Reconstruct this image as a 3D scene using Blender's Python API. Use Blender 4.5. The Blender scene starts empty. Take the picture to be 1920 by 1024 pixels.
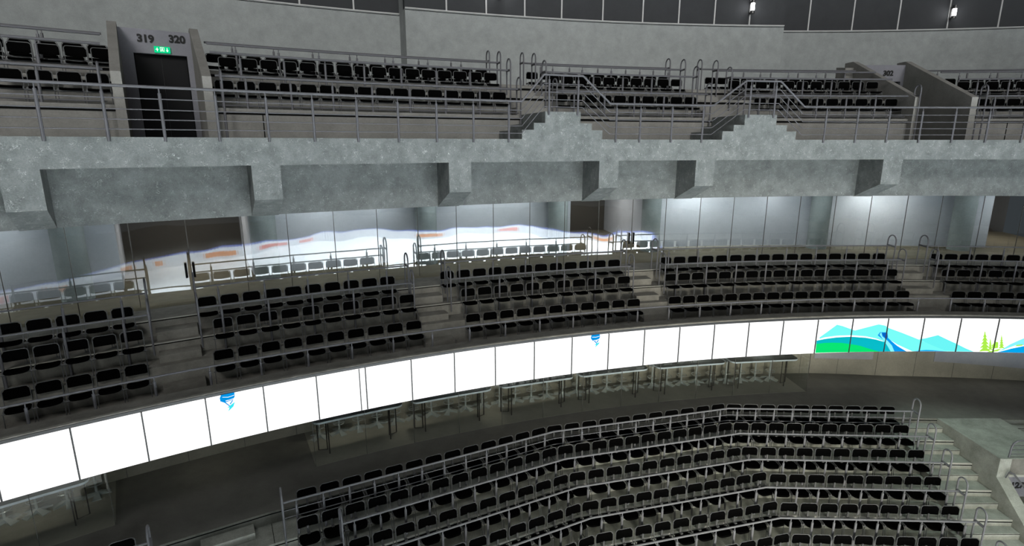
import bpy, bmesh, math, random
from mathutils import Vector
random.seed(7)
SC = bpy.context.scene
COL = SC.collection
ZO = 13.0                      # height of the eye above the ice
CX, CY = 12.3515, -19.451      # centre of the curved end of the hall
# ------------------------------------------------------------------ camera
cam_data = bpy.data.cameras.new('camera')
cam_data.sensor_width = 36.0
cam_data.lens = 1029.46 / 1920 * 36.0
cam_data.clip_end = 300
cam = bpy.data.objects.new('camera', cam_data)
COL.objects.link(cam)
cam.location = (0, 0, ZO)
cam.rotation_euler = (math.pi / 2 - 0.2291, 0, 0)
SC.camera = cam
# ------------------------------------------------------------------ view, world
SC.view_settings.view_transform = 'Standard'
SC.view_settings.look = 'None'
SC.view_settings.gamma = 1.0
SC.view_settings.use_curve_mapping = False
SC.view_settings.exposure = 0.0
W = bpy.data.worlds.new('world')
SC.world = W
W.use_nodes = True
W.node_tree.nodes['Background'].inputs[0].default_value = (0.80, 0.92, 1.0, 1)
W.node_tree.nodes['Background'].inputs[1].default_value = 0.045

def P(R, ph, z):
    a = math.radians(ph)
    return Vector((CX + R * math.sin(a), CY + R * math.cos(a), z + ZO))

def area_light(name, loc, target, size, power, color=(1, 1, 1), size_y=None, spread=None):
    d = bpy.data.lights.new(name, 'AREA')
    d.energy = power; d.color = color; d.size = size
    if size_y: d.shape = 'RECTANGLE'; d.size_y = size_y
    if spread: d.spread = spread
    o = bpy.data.objects.new(name, d); COL.objects.link(o)
    o.location = loc
    o.rotation_euler = (Vector(target) - Vector(loc)).to_track_quat('-Z', 'Y').to_euler()
    return o

def spot_light(name, loc, target, power, angle, color=(1, 1, 1), blend=0.6, radius=0.08):
    d = bpy.data.lights.new(name, 'SPOT')
    d.energy = power; d.color = color; d.spot_size = math.radians(angle); d.spot_blend = blend
    d.shadow_soft_size = radius
    o = bpy.data.objects.new(name, d); COL.objects.link(o)
    o.location = loc
    o.rotation_euler = (Vector(target) - Vector(loc)).to_track_quat('-Z', 'Y').to_euler()
    return o

# arena lights: floodlights over the rink, unseen fill lights added to brighten the stands
for (x, y) in ((3, -8), (14, -4), (22, -12), (32, -24)):
    area_light('rink_floodlight', (x, y, 12 + ZO), (x, y, 0), 6, 8000, (0.95, 1.0, 1.0), spread=math.radians(70))
area_light('arena_fill_light', (4, -12, 0.5 + ZO), (5, 17, -4.0 + ZO), 6, 1150, (0.93, 1.0, 0.98))  # added fill, set low so risers come out brighter than treads
for (x, y, tx, ty, e) in ((-8, -4, -11, 17, 520), (4, 0, 3, 24, 480), (17, 0, 16, 25, 440)):
    area_light('upper_fill_light', (x, y, 10.0 + ZO), (tx, ty, 3.4 + ZO), 6, e, (1.0, 0.99, 0.96), spread=math.radians(80))  # added fill to brighten the upper tier and back wall
area_light('lower_bowl_fill_light', (6, -4, -5.5 + ZO), (6, 13, -9.2 + ZO), 4.5, 620, (1.0, 0.96, 0.82), spread=math.radians(60))  # unseen fill added for the lower risers, like bounce off the ice
spot_light('stair_spotlight', (13.2, 12.0, 6.5 + ZO), (12.5, 13.0, -8.2 + ZO), 2600, 26, (0.80, 1.0, 0.88), 0.9, 0.3)
# ------------------------------------------------------------------ materials
def new_mat(name):
    m = bpy.data.materials.new(name); m.use_nodes = True
    return m, m.node_tree, m.node_tree.nodes['Principled BSDF']

def plain(name, col, rough=0.6, metal=0.0, spec=0.5):
    m, t, b = new_mat(name)
    b.inputs['Base Color'].default_value = (*col, 1)
    b.inputs['Roughness'].default_value = rough
    b.inputs['Metallic'].default_value = metal
    b.inputs['Specular IOR Level'].default_value = spec
    return m

def glow(name, col, strength):
    m, t, b = new_mat(name)
    b.inputs['Base Color'].default_value = (0.002, 0.002, 0.002, 1)
    b.inputs['Specular IOR Level'].default_value = 0.0
    b.inputs['Emission Color'].default_value = (*col, 1)
    b.inputs['Emission Strength'].default_value = strength
    return m

def concrete(name, dark, light, scale=1.5, fibre=0.0, rough=0.85, bump=0.15, spec=0.25, fine=0.45):
    m, t, b = new_mat(name)
    N, Lk = t.nodes, t.links
    geo = N.new('ShaderNodeNewGeometry')
    n1 = N.new('ShaderNodeTexNoise'); n1.inputs['Scale'].default_value = scale; n1.inputs['Detail'].default_value = 6; n1.inputs['Roughness'].default_value = 0.65
    n2 = N.new('ShaderNodeTexNoise'); n2.inputs['Scale'].default_value = scale * 14; n2.inputs['Detail'].default_value = 5; n2.inputs['Roughness'].default_value = 0.8
    Lk.new(geo.outputs['Position'], n1.inputs['Vector']); Lk.new(geo.outputs['Position'], n2.inputs['Vector'])
    mx = N.new('ShaderNodeMix'); mx.data_type = 'FLOAT'; mx.inputs[0].default_value = fine
    Lk.new(n1.outputs['Fac'], mx.inputs[2]); Lk.new(n2.outputs['Fac'], mx.inputs[3])
    cr = N.new('ShaderNodeValToRGB')
    cr.color_ramp.elements[0].position = 0.30; cr.color_ramp.elements[0].color = (*dark, 1)
    cr.color_ramp.elements[1].position = 0.70; cr.color_ramp.elements[1].color = (*light, 1)
    Lk.new(mx.outputs[0], cr.inputs['Fac'])
    last = cr.outputs['Color']
    if fibre > 0:
        # short light scratches lying every way
        dist = N.new('ShaderNodeTexNoise'); dist.inputs['Scale'].default_value = 5; dist.inputs['Detail'].default_value = 3
        Lk.new(geo.outputs['Position'], dist.inputs['Vector'])
        va = N.new('ShaderNodeVectorMath'); va.operation = 'MULTIPLY_ADD'
        va.inputs[1].default_value = (0.5, 0.5, 0.5)
        Lk.new(dist.outputs['Color'], va.inputs[0]); Lk.new(geo.outputs['Position'], va.inputs[2])
        vo = N.new('ShaderNodeTexVoronoi'); vo.feature = 'DISTANCE_TO_EDGE'; vo.inputs['Scale'].default_value = 13
        Lk.new(va.outputs['Vector'], vo.inputs['Vector'])
        rp = N.new('ShaderNodeMapRange'); rp.inputs['From Min'].default_value = 0.0; rp.inputs['From Max'].default_value = 0.035
        rp.inputs['To Min'].default_value = 1.0; rp.inputs['To Max'].default_value = 0.0
        Lk.new(vo.outputs['Distance'], rp.inputs['Value'])
        mk = N.new('ShaderNodeMath'); mk.operation = 'MULTIPLY'; Lk.new(rp.outputs['Result'], mk.inputs[0])
        n3 = N.new('ShaderNodeTexNoise'); n3.inputs['Scale'].default_value = 9; Lk.new(geo.outputs['Position'], n3.inputs['Vector'])
        r3 = N.new('ShaderNodeMapRange'); r3.inputs['From Min'].default_value = 0.5; r3.inputs['From Max'].default_value = 0.65; r3.inputs['To Max'].default_value = fibre
        Lk.new(n3.outputs['Fac'], r3.inputs['Value']); Lk.new(r3.outputs['Result'], mk.inputs[1])
        m2 = N.new('ShaderNodeMix'); m2.data_type = 'RGBA'
        m2.inputs[7].default_value = (min(1, light[0] * 1.9), min(1, light[1] * 1.9), min(1, light[2] * 1.85), 1)
        Lk.new(mk.outputs[0], m2.inputs[0]); Lk.new(last, m2.inputs[6]); last = m2.outputs[2]
    Lk.new(last, b.inputs['Base Color'])
    b.inputs['Roughness'].default_value = rough
    b.inputs['Specular IOR Level'].default_value = spec
    bp = N.new('ShaderNodeBump'); bp.inputs['Strength'].default_value = bump; bp.inputs['Distance'].default_value = 0.01
    Lk.new(n2.outputs['Fac'], bp.inputs['Height']); Lk.new(bp.outputs['Normal'], b.inputs['Normal'])
    return m

def glass_mat(name, fac, tint, rough, wave, wscale):
    m = bpy.data.materials.new(name); m.use_nodes = True
    t = m.node_tree; N, Lk = t.nodes, t.links
    N.clear()
    out = N.new('ShaderNodeOutputMaterial')
    tr = N.new('ShaderNodeBsdfTransparent'); tr.inputs[0].default_value = (*tint, 1)
    gl = N.new('ShaderNodeBsdfGlossy'); gl.inputs['Roughness'].default_value = rough; gl.inputs[0].default_value = (0.95, 0.97, 1.0, 1)
    mx = N.new('ShaderNodeMixShader'); mx.inputs[0].default_value = fac
    Lk.new(tr.outputs[0], mx.inputs[1]); Lk.new(gl.outputs[0], mx.inputs[2]); Lk.new(mx.outputs[0], out.inputs[0])
    if wave > 0:
        geo = N.new('ShaderNodeNewGeometry')
        nz = N.new('ShaderNodeTexNoise'); nz.inputs['Scale'].default_value = wscale; nz.inputs['Detail'].default_value = 1.5
        Lk.new(geo.outputs['Position'], nz.inputs['Vector'])
        bp = N.new('ShaderNodeBump'); bp.inputs['Strength'].default_value = 1.0; bp.inputs['Distance'].default_value = wave
        Lk.new(nz.outputs['Fac'], bp.inputs['Height']); Lk.new(bp.outputs['Normal'], gl.inputs['Normal'])
    return m

M = {}
M['fascia'] = concrete('fascia_concrete', (0.075, 0.086, 0.086), (0.235, 0.250, 0.247), 3.0, fibre=0.95)
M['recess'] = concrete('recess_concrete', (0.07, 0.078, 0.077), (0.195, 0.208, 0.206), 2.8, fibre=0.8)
M['upper'] = concrete('upper_concrete', (0.15, 0.145, 0.135), (0.27, 0.265, 0.25), 1.8)
M['backwall'] = concrete('back_wall_concrete', (0.22, 0.235, 0.235), (0.36, 0.38, 0.38), 2.6)
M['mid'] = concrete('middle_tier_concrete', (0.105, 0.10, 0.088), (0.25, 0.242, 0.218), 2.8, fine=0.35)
M['lower'] = concrete('lower_tier_concrete', (0.15, 0.158, 0.138), (0.40, 0.41, 0.37), 2.6, fine=0.42)
M['suite'] = concrete('suite_floor_haze', (0.23, 0.226, 0.20), (0.31, 0.305, 0.27), 2.5)  # lighter tone carries the reflection haze of the suite glass
M['gfloor'] = concrete('gallery_floor_brown', (0.11, 0.098, 0.066), (0.19, 0.17, 0.12), 2.5)
M['bluewall'] = concrete('bluish_wall_band', (0.20, 0.21, 0.24), (0.28, 0.29, 0.32), 2.0)
M['walk'] = concrete('walkway_concrete', (0.105, 0.104, 0.093), (0.165, 0.163, 0.147), 2.5)
M['lowwall'] = concrete('lower_wall_concrete', (0.17, 0.165, 0.14), (0.27, 0.26, 0.22), 1.5)
M['gallery'] = concrete('gallery_wall_plaster', (0.44, 0.475, 0.52), (0.58, 0.61, 0.66), 1.2, bump=0.05)
M['column'] = concrete('column_concrete', (0.22, 0.26, 0.26), (0.38, 0.42, 0.42), 1.5)
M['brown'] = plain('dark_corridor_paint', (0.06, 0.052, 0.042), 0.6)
M['clad'] = concrete('dark_cladding', (0.036, 0.038, 0.041), (0.048, 0.050, 0.054), 2.0, bump=0.02)
M['joint'] = plain('light_joint_metal', (0.42, 0.42, 0.42), 0.5, 0.2)
M['black'] = plain('black_gap_shadow', (0.004, 0.004, 0.004), 0.9, 0, 0.1)  # gaps, joints and frames, also strips that stand in for shadow lines
M['nosing'] = plain('light_nosing_edge', (0.34, 0.335, 0.30), 0.8)
M['seat'] = plain('black_upholstery', (0.0018, 0.0018, 0.0018), 1.0, 0, 0.0)
M['frame'] = plain('grey_chair_tube', (0.075, 0.077, 0.08), 0.5, 0.1)
M['rail'] = plain('grey_rail_paint', (0.085, 0.085, 0.095), 0.55, 0.0)
M['rail_low'] = plain('light_grey_rail_paint', (0.115, 0.117, 0.128), 0.5, 0.0)
M['led'] = glow('screen_white', (1, 1, 1), 1.5)
M['ledframe'] = plain('screen_frame_black', (0.006, 0.006, 0.006), 0.4)
for k, c in dict(cyan=(0.19, 1.0, 0.95), cyan2=(0.15, 0.93, 0.93), white=(1, 1, 1), teal=(0.0, 0.50, 0.58), green=(0.0, 0.78, 0.17),
                 blue=(0.0, 0.32, 0.85), sky=(0.25, 0.93, 1.0), navy=(0.0, 0.12, 0.55), blue2=(0.0, 0.38, 0.85),
                 lime=(0.42, 0.86, 0.07), cobalt=(0.0, 0.30, 0.80), aqua=(0.05, 0.80, 0.92)).items():
    M['art_' + k] = glow('screen_' + k, c, 1.0 if k != 'white' else 1.5)
M['door'] = plain('door_dark_panel', (0.005, 0.005, 0.006), 0.7, 0, 0.2)
M['ink'] = plain('black_number_paint', (0.004, 0.004, 0.004), 0.8)
M['signpanel'] = concrete('sign_panel_grey', (0.15, 0.15, 0.17), (0.21, 0.21, 0.235), 2.0)
M['exit'] = glow('exit_green', (0.0, 0.62, 0.24), 1.1)
M['exitwhite'] = glow('exit_white', (0.85, 1, 0.9), 1.3)
M['lamp'] = glow('lamp_tube_glow', (1, 1, 1), 9)
M['lampmetal'] = plain('lamp_end_cap', (0.07, 0.07, 0.07), 0.4, 0.6)
M['chrome'] = plain('chrome', (0.62, 0.68, 0.70), 0.25, 0.6)
M['table'] = plain('grey_table_laminate', (0.13, 0.15, 0.17), 0.25)
M['tedge'] = plain('pale_table_edge', (0.40, 0.46, 0.52), 0.35)
M['tleg'] = plain('dark_table_leg', (0.03, 0.028, 0.025), 0.5)
M['glass'] = glass_mat('gallery_glass', 0.30, (0.93, 0.96, 0.97), 0.02, 0.016, 0.42)
M['lowglass'] = glass_mat('suite_glass', 0.11, (0.96, 0.97, 0.95), 0.02, 0.0, 1)
M['seam'] = plain('glass_seam', (0.06, 0.06, 0.055), 0.6)
M['ice'] = plain('rink_ice', (0.88, 0.92, 0.95), 0.35)
M['board'] = plain('white_rink_board', (0.72, 0.74, 0.78), 0.4)
M['bluecap'] = plain('blue_board_cap', (0.08, 0.12, 0.42), 0.4)
M['orange'] = plain('orange_board_patch', (0.75, 0.3, 0.12), 0.5)
M['red'] = plain('red_board_patch', (0.7, 0.2, 0.16), 0.5)

# ------------------------------------------------------------------ mesh helpers
class MB:
    def __init__(s): s.v = []; s.f = []; s.mi = []
    def add(s, vs, fs, mi=0):
        n = len(s.v); s.v += [tuple(p) for p in vs]
        for f in fs: s.f.append(tuple(i + n for i in f)); s.mi.append(mi)
        return s
    def hexa(s, p, mi=0):   # 4 bottom + 4 top corners
        return s.add(p, [(3, 2, 1, 0), (4, 5, 6, 7), (0, 1, 5, 4), (1, 2, 6, 5), (2, 3, 7, 6), (3, 0, 4, 7)], mi)
    def box(s, x0, x1, y0, y1, z0, z1, mi=0):
        return s.hexa([Vector(p) for p in ((x0, y0, z0), (x1, y0, z0), (x1, y1, z0), (x0, y1, z0), (x0, y0, z1), (x1, y0, z1), (x1, y1, z1), (x0, y1, z1))], mi)
    def tube(s, pts, r, n=8, closed=False, mi=0):
        pts = [Vector(p) for p in pts]
        m = len(pts); rings = []
        for i, p in enumerate(pts):
            a = pts[(i - 1) % m] if (i > 0 or closed) else p
            b = pts[(i + 1) % m] if (i < m - 1 or closed) else p
            d = (b - a).normalized()
            if i == 0 and not closed: ref = Vector((0, 0, 1)) if abs(d.z) < 0.9 else Vector((1, 0, 0)); u = d.cross(ref).normalized()
            elif i == 0: ref = Vector((0.31, 0.2, 0.93)); u = d.cross(ref).normalized()
            else: u = (u - d * u.dot(d)).normalized()
            w = d.cross(u)
            rings.append([p + (u * math.cos(2 * math.pi * k / n) + w * math.sin(2 * math.pi * k / n)) * r for k in range(n)])
        vs = [q for ring in rings for q in ring]; fs = []
        for i in range(m if closed else m - 1):
            j = (i + 1) % m
            for k in range(n): fs.append((i * n + k, i * n + (k + 1) % n, j * n + (k + 1) % n, j * n + k))
        if not closed: fs.append(tuple(range(n - 1, -1, -1))); fs.append(tuple((m - 1) * n + k for k in range(n)))
        return s.add(vs, fs, mi)
    def sweep(s, frames, prof, caps=True, mi=0, mis=None):
        # frames: (ox, oy, dx, dy); profile: closed list of (offset, z)
        n = len(prof); vs = []
        for (ox, oy, dx, dy) in frames:
            for (o, z) in prof: vs.append((ox + dx * o, oy + dy * o, z + ZO))
        fs = []
        for i in range(len(frames) - 1):
            for k in range(n):
                fs.append((i * n + k, i * n + (k + 1) % n, (i + 1) * n + (k + 1) % n, (i + 1) * n + k))
        if caps: fs.append(tuple(range(n))); fs.append(tuple((len(frames) - 1) * n + k for k in range(n - 1, -1, -1)))
        n0 = len(s.mi); s.add(vs, fs, mi)
        if mis:
            for i in range(len(frames) - 1):
                for k in range(n): s.mi[n0 + i * n + k] = mis[k]
        return s
    def mesh(s, name, mats, smooth=False):
        me = bpy.data.meshes.new(name); me.from_pydata(s.v, [], s.f)
        for m in mats: me.materials.append(m)
        if len(mats) > 1: me.polygons.foreach_set('material_index', s.mi)
        bm = bmesh.new(); bm.from_mesh(me); bmesh.ops.recalc_face_normals(bm, faces=bm.faces); bm.to_mesh(me); bm.free()
        if smooth:
            me.polygons.foreach_set('use_smooth', [True] * len(me.polygons))
            me.set_sharp_from_angle(angle=math.radians(40))
        me.update()
        return me

def link(name, mesh, parent=None, loc=None):
    o = bpy.data.objects.new(name, mesh); COL.objects.link(o)
    if parent: o.parent = parent
    if loc is not None: o.location = loc
    return o
def obj(name, mb, mat, parent=None, smooth=False):
    mats = mat if isinstance(mat, (list, tuple)) else [mat]
    return link(name, mb.mesh(name, mats, smooth), parent)
def struct(name, mb, mat, smooth=False, parent=None):
    o = obj(name, mb, mat, parent, smooth)
    if parent is None: o['kind'] = 'structure'
    return o
def thing(name, label, cat, group=None, loc=(0, 0, 0), rz=0.0):
    o = bpy.data.objects.new(name, None); COL.objects.link(o)
    o.location = loc; o.rotation_euler = (0, 0, rz); o.empty_display_size = 0.2
    tag(o, label, cat, group); return o
def tag(o, label, cat, group=None):
    o['label'] = label; o['category'] = cat
    if group: o['group'] = group
    return o
def pf(a, b, step=0.8):
    n = max(1, int(math.ceil(abs(b - a) / step)))
    out = []
    for i in range(n + 1):
        p = math.radians(a + (b - a) * i / n); out.append((CX, CY, math.sin(p), math.cos(p)))
    return out
def rect(r0, r1, z0, z1): return [(r0, z0), (r1, z0), (r1, z1), (r0, z1)]
def ordinal(n): return '%d%s' % (n, 'th' if 10 <= n % 100 <= 20 else {1: 'st', 2: 'nd', 3: 'rd'}.get(n % 10, 'th'))
# ------------------------------------------------------------------ the building shell
A0, A1 = -44.0, 14.0
VOM = [(-33.27, -33.0, -30.85, -30.58), (-0.60, -0.34, 2.02, 2.30)]       # upper vomitories: wall, opening, wall
FU = [0.69, 1.28, 1.48, 1.80]                                              # upper floors
# upper walkway slab with its front beam
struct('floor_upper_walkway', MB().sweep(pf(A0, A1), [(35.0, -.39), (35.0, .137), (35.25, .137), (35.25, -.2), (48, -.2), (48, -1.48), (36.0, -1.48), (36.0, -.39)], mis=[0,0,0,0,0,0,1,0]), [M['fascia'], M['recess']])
mb = MB()
for a, b in ((-35.95, -35.1), (-29.88, -29.02), (-23.2, -22.33), (-16.87, -16.0), (-12.38, -11.5), (-3.4, -2.5), (5.55, 6.45)):
    q = [P(R, p, z) for (R, z) in ((35.0, -.38), (35.0, -1.065), (36.05, -1.50), (36.05, -.38)) for p in (a, b)]
    m1 = MB(); m1.add(q, [(0, 1, 3, 2), (2, 3, 5, 4), (4, 5, 7, 6), (6, 7, 1, 0), (0, 2, 4, 6), (1, 7, 5, 3)])
    o = obj('support_bracket', m1, M['fascia'])
    tag(o, 'x', 'bracket', 'concrete brackets under the upper tier')
BR = [o for o in COL.objects if o.name.startswith('support_bracket')]
for o, w in zip(BR, ('large concrete bracket under the slab at the left edge, leftmost of the row', 'concrete bracket under the slab, second from the left, below door 320',
        'concrete bracket under the slab, third from the left', 'concrete bracket under the slab, fourth from the left, near the stepped parapet',
        'concrete bracket under the slab, fifth from the left', 'concrete bracket under the slab, sixth from the left', 'concrete bracket at the right edge under the slab')):
    o['label'] = w
# stepped parapets: stairs climbing from the walkway onto the tier
for nm, (s0, s1, s2, s3, s4, s5) in (('left', (-20.25, -19.76, -19.28, -17.77, -17.27, -16.79)), ('right', (-11.24, -10.73, -10.24, -8.73, -8.21, -7.74))):
    m1 = MB()
    for a, b, z in ((s0, s1, .352), (s1, s2, .513), (s2, s3, .777), (s3, s4, .513), (s4, s5, .352)):
        m1.sweep(pf(a, b), rect(35.0, 36.64, -.19, z))
    o = struct('wall_stepped_' + nm, m1, M['fascia'])
# upper tier
blocks = [(A0, VOM[0][0]), (VOM[0][3], VOM[1][0]), (VOM[1][3], A1)]
prof = [(36.7, -.2), (36.7, .70), (36.66, .70), (36.66, .77), (36.74, .77), (36.74, .69), (37.5, .69), (37.5, 1.27), (37.46, 1.27), (37.46, 1.34), (37.54, 1.34), (37.54, 1.28),
        (38.35, 1.28), (38.35, 1.62), (38.31, 1.62), (38.31, 1.69), (38.39, 1.69), (38.39, 1.48), (39.45, 1.48), (39.45, 1.77), (39.41, 1.77), (39.41, 1.83), (39.5, 1.83), (39.5, 1.80), (45.6, 1.80), (45.6, -.2)]
for a, b in blocks:
    struct('floor_upper_tier', MB().sweep(pf(a, b), prof), M['upper'])
    m1 = MB()
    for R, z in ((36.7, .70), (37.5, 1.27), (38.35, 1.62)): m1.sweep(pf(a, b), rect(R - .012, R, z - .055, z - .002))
    struct('trim_upper_shadow_lines', m1, M['black'])  # black strips stand in for the shadow under the boards
m1 = MB()
for p in (-29.12, -16.9, 4.05): m1.sweep(pf(p - .015, p + .015), rect(36.69, 36.7, -.2, .70))
struct('trim_upper_riser_joints', m1, M['black'])
# aisle steps of the upper tier
for a, b in ((-19.25, -17.85), (-10.35, -8.85)):
    m1 = MB()
    m1.sweep(pf(a, b), rect(37.1, 37.49, .69, 1.0)); m1.sweep(pf(a, b), rect(38.05, 38.34, 1.28, 1.48)); m1.sweep(pf(a, b), rect(39.1, 39.44, 1.48, 1.64))
    struct('floor_upper_step', m1, M['upper'])
# walls behind the upper tier
def back_wall(nm, R, a, b, joints, ztop=4.79):
    struct('wall_' + nm, MB().sweep(pf(a, b), rect(R, R + .4, 1.7, ztop)), M['backwall'])
    struct('wall_cladding_' + nm, MB().sweep(pf(a, b), rect(R + .06, R + .4, ztop, 9.0)), M['clad'])
    m1 = MB().sweep(pf(a, b), rect(R - .03, R + .06, ztop, ztop + .035))
    struct('trim_ledge_' + nm, m1, M['joint'])
    struct('trim_shadow_gap_' + nm, MB().sweep(pf(a, b), rect(R - .012, R, ztop - .05, ztop - .03)), M['black'])
    m1 = MB()
    for p in joints: m1.sweep(pf(p - .035, p + .035), rect(R + .035, R + .06, ztop + .035, 9.0))
    struct('trim_joints_' + nm, m1, M['joint'])
back_wall('left', 45.0, A0, -20.9, [-42.7, -40.35, -37.98, -35.6, -33.24, -30.87, -28.5, -26.13, -23.76])
back_wall('centre', 43.9, -21.65, -1.43, [-19.64, -17.65, -15.66, -13.7, -11.47, -9.27, -7.27, -5.29, -3.34])
back_wall('right', 45.0, -1.8, A1, [-1.2, 0.61, 2.98, 5.38, 7.89, 10.35, 12.7])
for p, d, nm in ((-21.65, .25, 'left_return'), (-1.43, -.25, 'right_return')):
    struct('wall_' + nm, MB().sweep(pf(p, p + d), rect(44.25, 45.2, 1.7, 9.0)), M['backwall'])

# vomitory portals of the upper tier
def text_obj(txt, size, mat, extr=0.004, align='CENTER', shear=0.0):
    cu = bpy.data.curves.new('number_' + txt, 'FONT'); cu.body = txt; cu.size = size; cu.extrude = extr; cu.align_x = align; cu.align_y = 'CENTER'; cu.shear = shear; cu.offset = .010
    cu.materials.append(mat)
    o = bpy.data.objects.new('number', cu); COL.objects.link(o); return o
def face_to_centre(o, R, ph, z):
    o.location = P(R, ph, z); o.rotation_euler = (math.pi / 2, 0, -math.radians(ph))
def exit_sign(R, ph, z, label):
    t = thing('exit_sign', label, 'exit sign', 'green exit signs', P(R, ph, z), -math.radians(ph))
    obj('housing', MB().box(-.21, .21, -.01, .04, -.075, .075), M['exit'], t)
    m1 = MB()   # running figure, doorway and arrow, each in its own third
    m1.box(-.055, -.045, -.016, -.011, -.05, .05); m1.box(.045, .055, -.016, -.011, -.05, .05); m1.box(-.055, .055, -.016, -.011, .045, .055)
    m1.box(-.012, .012, -.016, -.011, .015, .038); m1.box(-.02, .016, -.016, -.011, -.015, .012); m1.box(-.03, -.012, -.016, -.011, -.045, -.012); m1.box(.008, .026, -.016, -.011, -.045, -.012)
    m1.box(.12, .14, -.016, -.011, -.04, .045); m1.add([(.095, -.016, -.01), (.165, -.016, -.01), (.13, -.016, -.055), (.095, -.011, -.01), (.165, -.011, -.01), (.13, -.011, -.055)], [(0, 1, 2), (5, 4, 3), (0, 3, 4, 1), (1, 4, 5, 2), (2, 5, 3, 0)])
    m1.box(-.17, -.10, -.016, -.011, -.008, .008); m1.box(-.14, -.12, -.016, -.011, -.045, .04)
    obj('pictogram', m1, M['exitwhite'], t)
    t.scale = (.8, 1, .95)
for i, (a, b, c, d) in enumerate(VOM):
    side = ('left', 'right')[i]
    for (p0, p1) in ((a, b), (c, d)):
        pr = [(36.5, -.2), (36.5, 1.38), (39.85, 2.84), (40.3, 2.84), (40.3, -.2)]
        struct('wall_vomitory_' + side, MB().sweep(pf(p0, p1), pr), M['upper'])
    d0, d1 = b + .37, c - .17
    if i: d0, d1 = b + .2, c - .14
    m1 = MB(); dz = 2.17
    m1.sweep(pf(b, d0), rect(39.8, 40.3, -.2, 2.72)); m1.sweep(pf(d1, c), rect(39.8, 40.3, -.2, 2.72)); m1.sweep(pf(d0, d1), rect(39.8, 40.3, dz, 2.72))
    struct('wall_portal_' + side, m1, M['signpanel'])
    if i: struct('wall_portal_block', MB().sweep(pf(-1.02, -.6), [(39.75, 1.3), (39.75, 2.62), (40.3, 2.7), (40.3, 1.3)]), M['upper'])
    pd = (d0 + d1) / 2
    w = math.radians(d1 - d0) * 40.0
    dr = bpy.data.objects.new('door_%d' % (i + 1), None); COL.objects.link(dr); dr['kind'] = 'structure'
    dr.location = P(40.0, pd, -.2); dr.rotation_euler = (0, 0, -math.radians(pd))
    for s in (-1, 1):
        x0, x1 = (-w / 2 + .02, -.001) if s < 0 else (.001, w / 2 - .02)
        lf = obj('door_leaf', MB().box(x0, x1, -.03, .03, .02, dz + .18), M['door'], dr)
        m1 = MB().tube([(x0 + .06, -.09, 1.05), (x1 - .06, -.09, 1.05)], .012)
        m1.tube([(x0 + .06, -.09, 1.05), (x0 + .06, -.03, 1.05)], .014); m1.tube([(x1 - .06, -.09, 1.05), (x1 - .06, -.03, 1.05)], .014)
        o = obj('push_bar', m1, M['chrome'], lf)
    m1 = MB().box(-w / 2, -w / 2 + .02, -.05, .03, 0, dz + .2); m1.box(w / 2 - .02, w / 2, -.05, .03, 0, dz + .2); m1.box(-w / 2, w / 2, -.05, .03, dz + .18, dz + .2)
    obj('door_frame', m1, M['black'], dr)
    nums = (('319', -32.22, 2.50, .235), ('320', -31.27, 2.54, .235)) if i == 0 else (('301', .12, 2.42, .235), ('302', 1.2, 2.44, .235))
    for tx, ph, z, sz in nums:
        o = text_obj(tx, sz, M['ink']); o.name = 'section_number'; face_to_centre(o, 39.785, ph, z)
        tag(o, 'black section number %s painted on the grey wall above the %s door' % (tx, side), 'sign', 'section numbers')
exit_sign(39.76, -31.76, 2.275, 'green exit sign above the door between numbers 319 and 320')
exit_sign(39.76, .62, 2.17, 'green exit sign below numbers 301 and 302, half hidden by the wall')

# ------------------------------------------------------------------ middle tier
FM = {1: -5.43, 2: -4.866, 3: -4.506, 4: -4.10}
struct('floor_middle_tier', MB().sweep(pf(A0, A1), [(35.16, -5.06), (35.16, -4.987), (35.65, -4.987), (35.65, -5.43), (37.05, -5.43), (37.05, -4.866), (37.67, -4.866), (37.67, -4.506), (38.30, -4.506), (38.30, -4.10), (48.5, -4.10), (48.5, -6.12), (35.3, -6.12), (35.3, -5.06)]), M['mid'])
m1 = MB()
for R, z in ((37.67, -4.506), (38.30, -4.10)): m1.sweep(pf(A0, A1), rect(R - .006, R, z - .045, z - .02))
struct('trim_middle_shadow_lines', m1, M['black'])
m1 = MB()
for R, z in ((37.67, -4.506), (38.30, -4.10)): m1.sweep(pf(A0, A1), rect(R - .008, R + .03, z - .018, z + .004))
struct('trim_middle_nosings', m1, M['nosing'])
AISLE = [(-33.17, -31.87), (-23.65, -22.34), (-13.0, -11.8), (1.3, 2.7)]
for a, b in AISLE:
    m1 = MB(); m1.sweep(pf(a, b), rect(36.66, 37.05, -5.43, -5.265)); m1.sweep(pf(a, b), rect(37.27, 37.67, -4.866, -4.69)); m1.sweep(pf(a, b), rect(37.86, 38.30, -4.506, -4.30))
    struct('floor_middle_step', m1, M['mid'])
# coping tube and dark gap above the screen band
struct('trim_coping_edge', MB().sweep(pf(A0, A1, .5), [(35.14, -4.93), (35.11, -4.945), (35.11, -4.965), (35.14, -4.98), (35.2, -4.98), (35.2, -4.93)]), M['mid'])
struct('trim_coping_gap', MB().sweep(pf(A0, A1, .5), rect(35.118, 35.2, -5.06, -4.978)), M['ledframe'])
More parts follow.
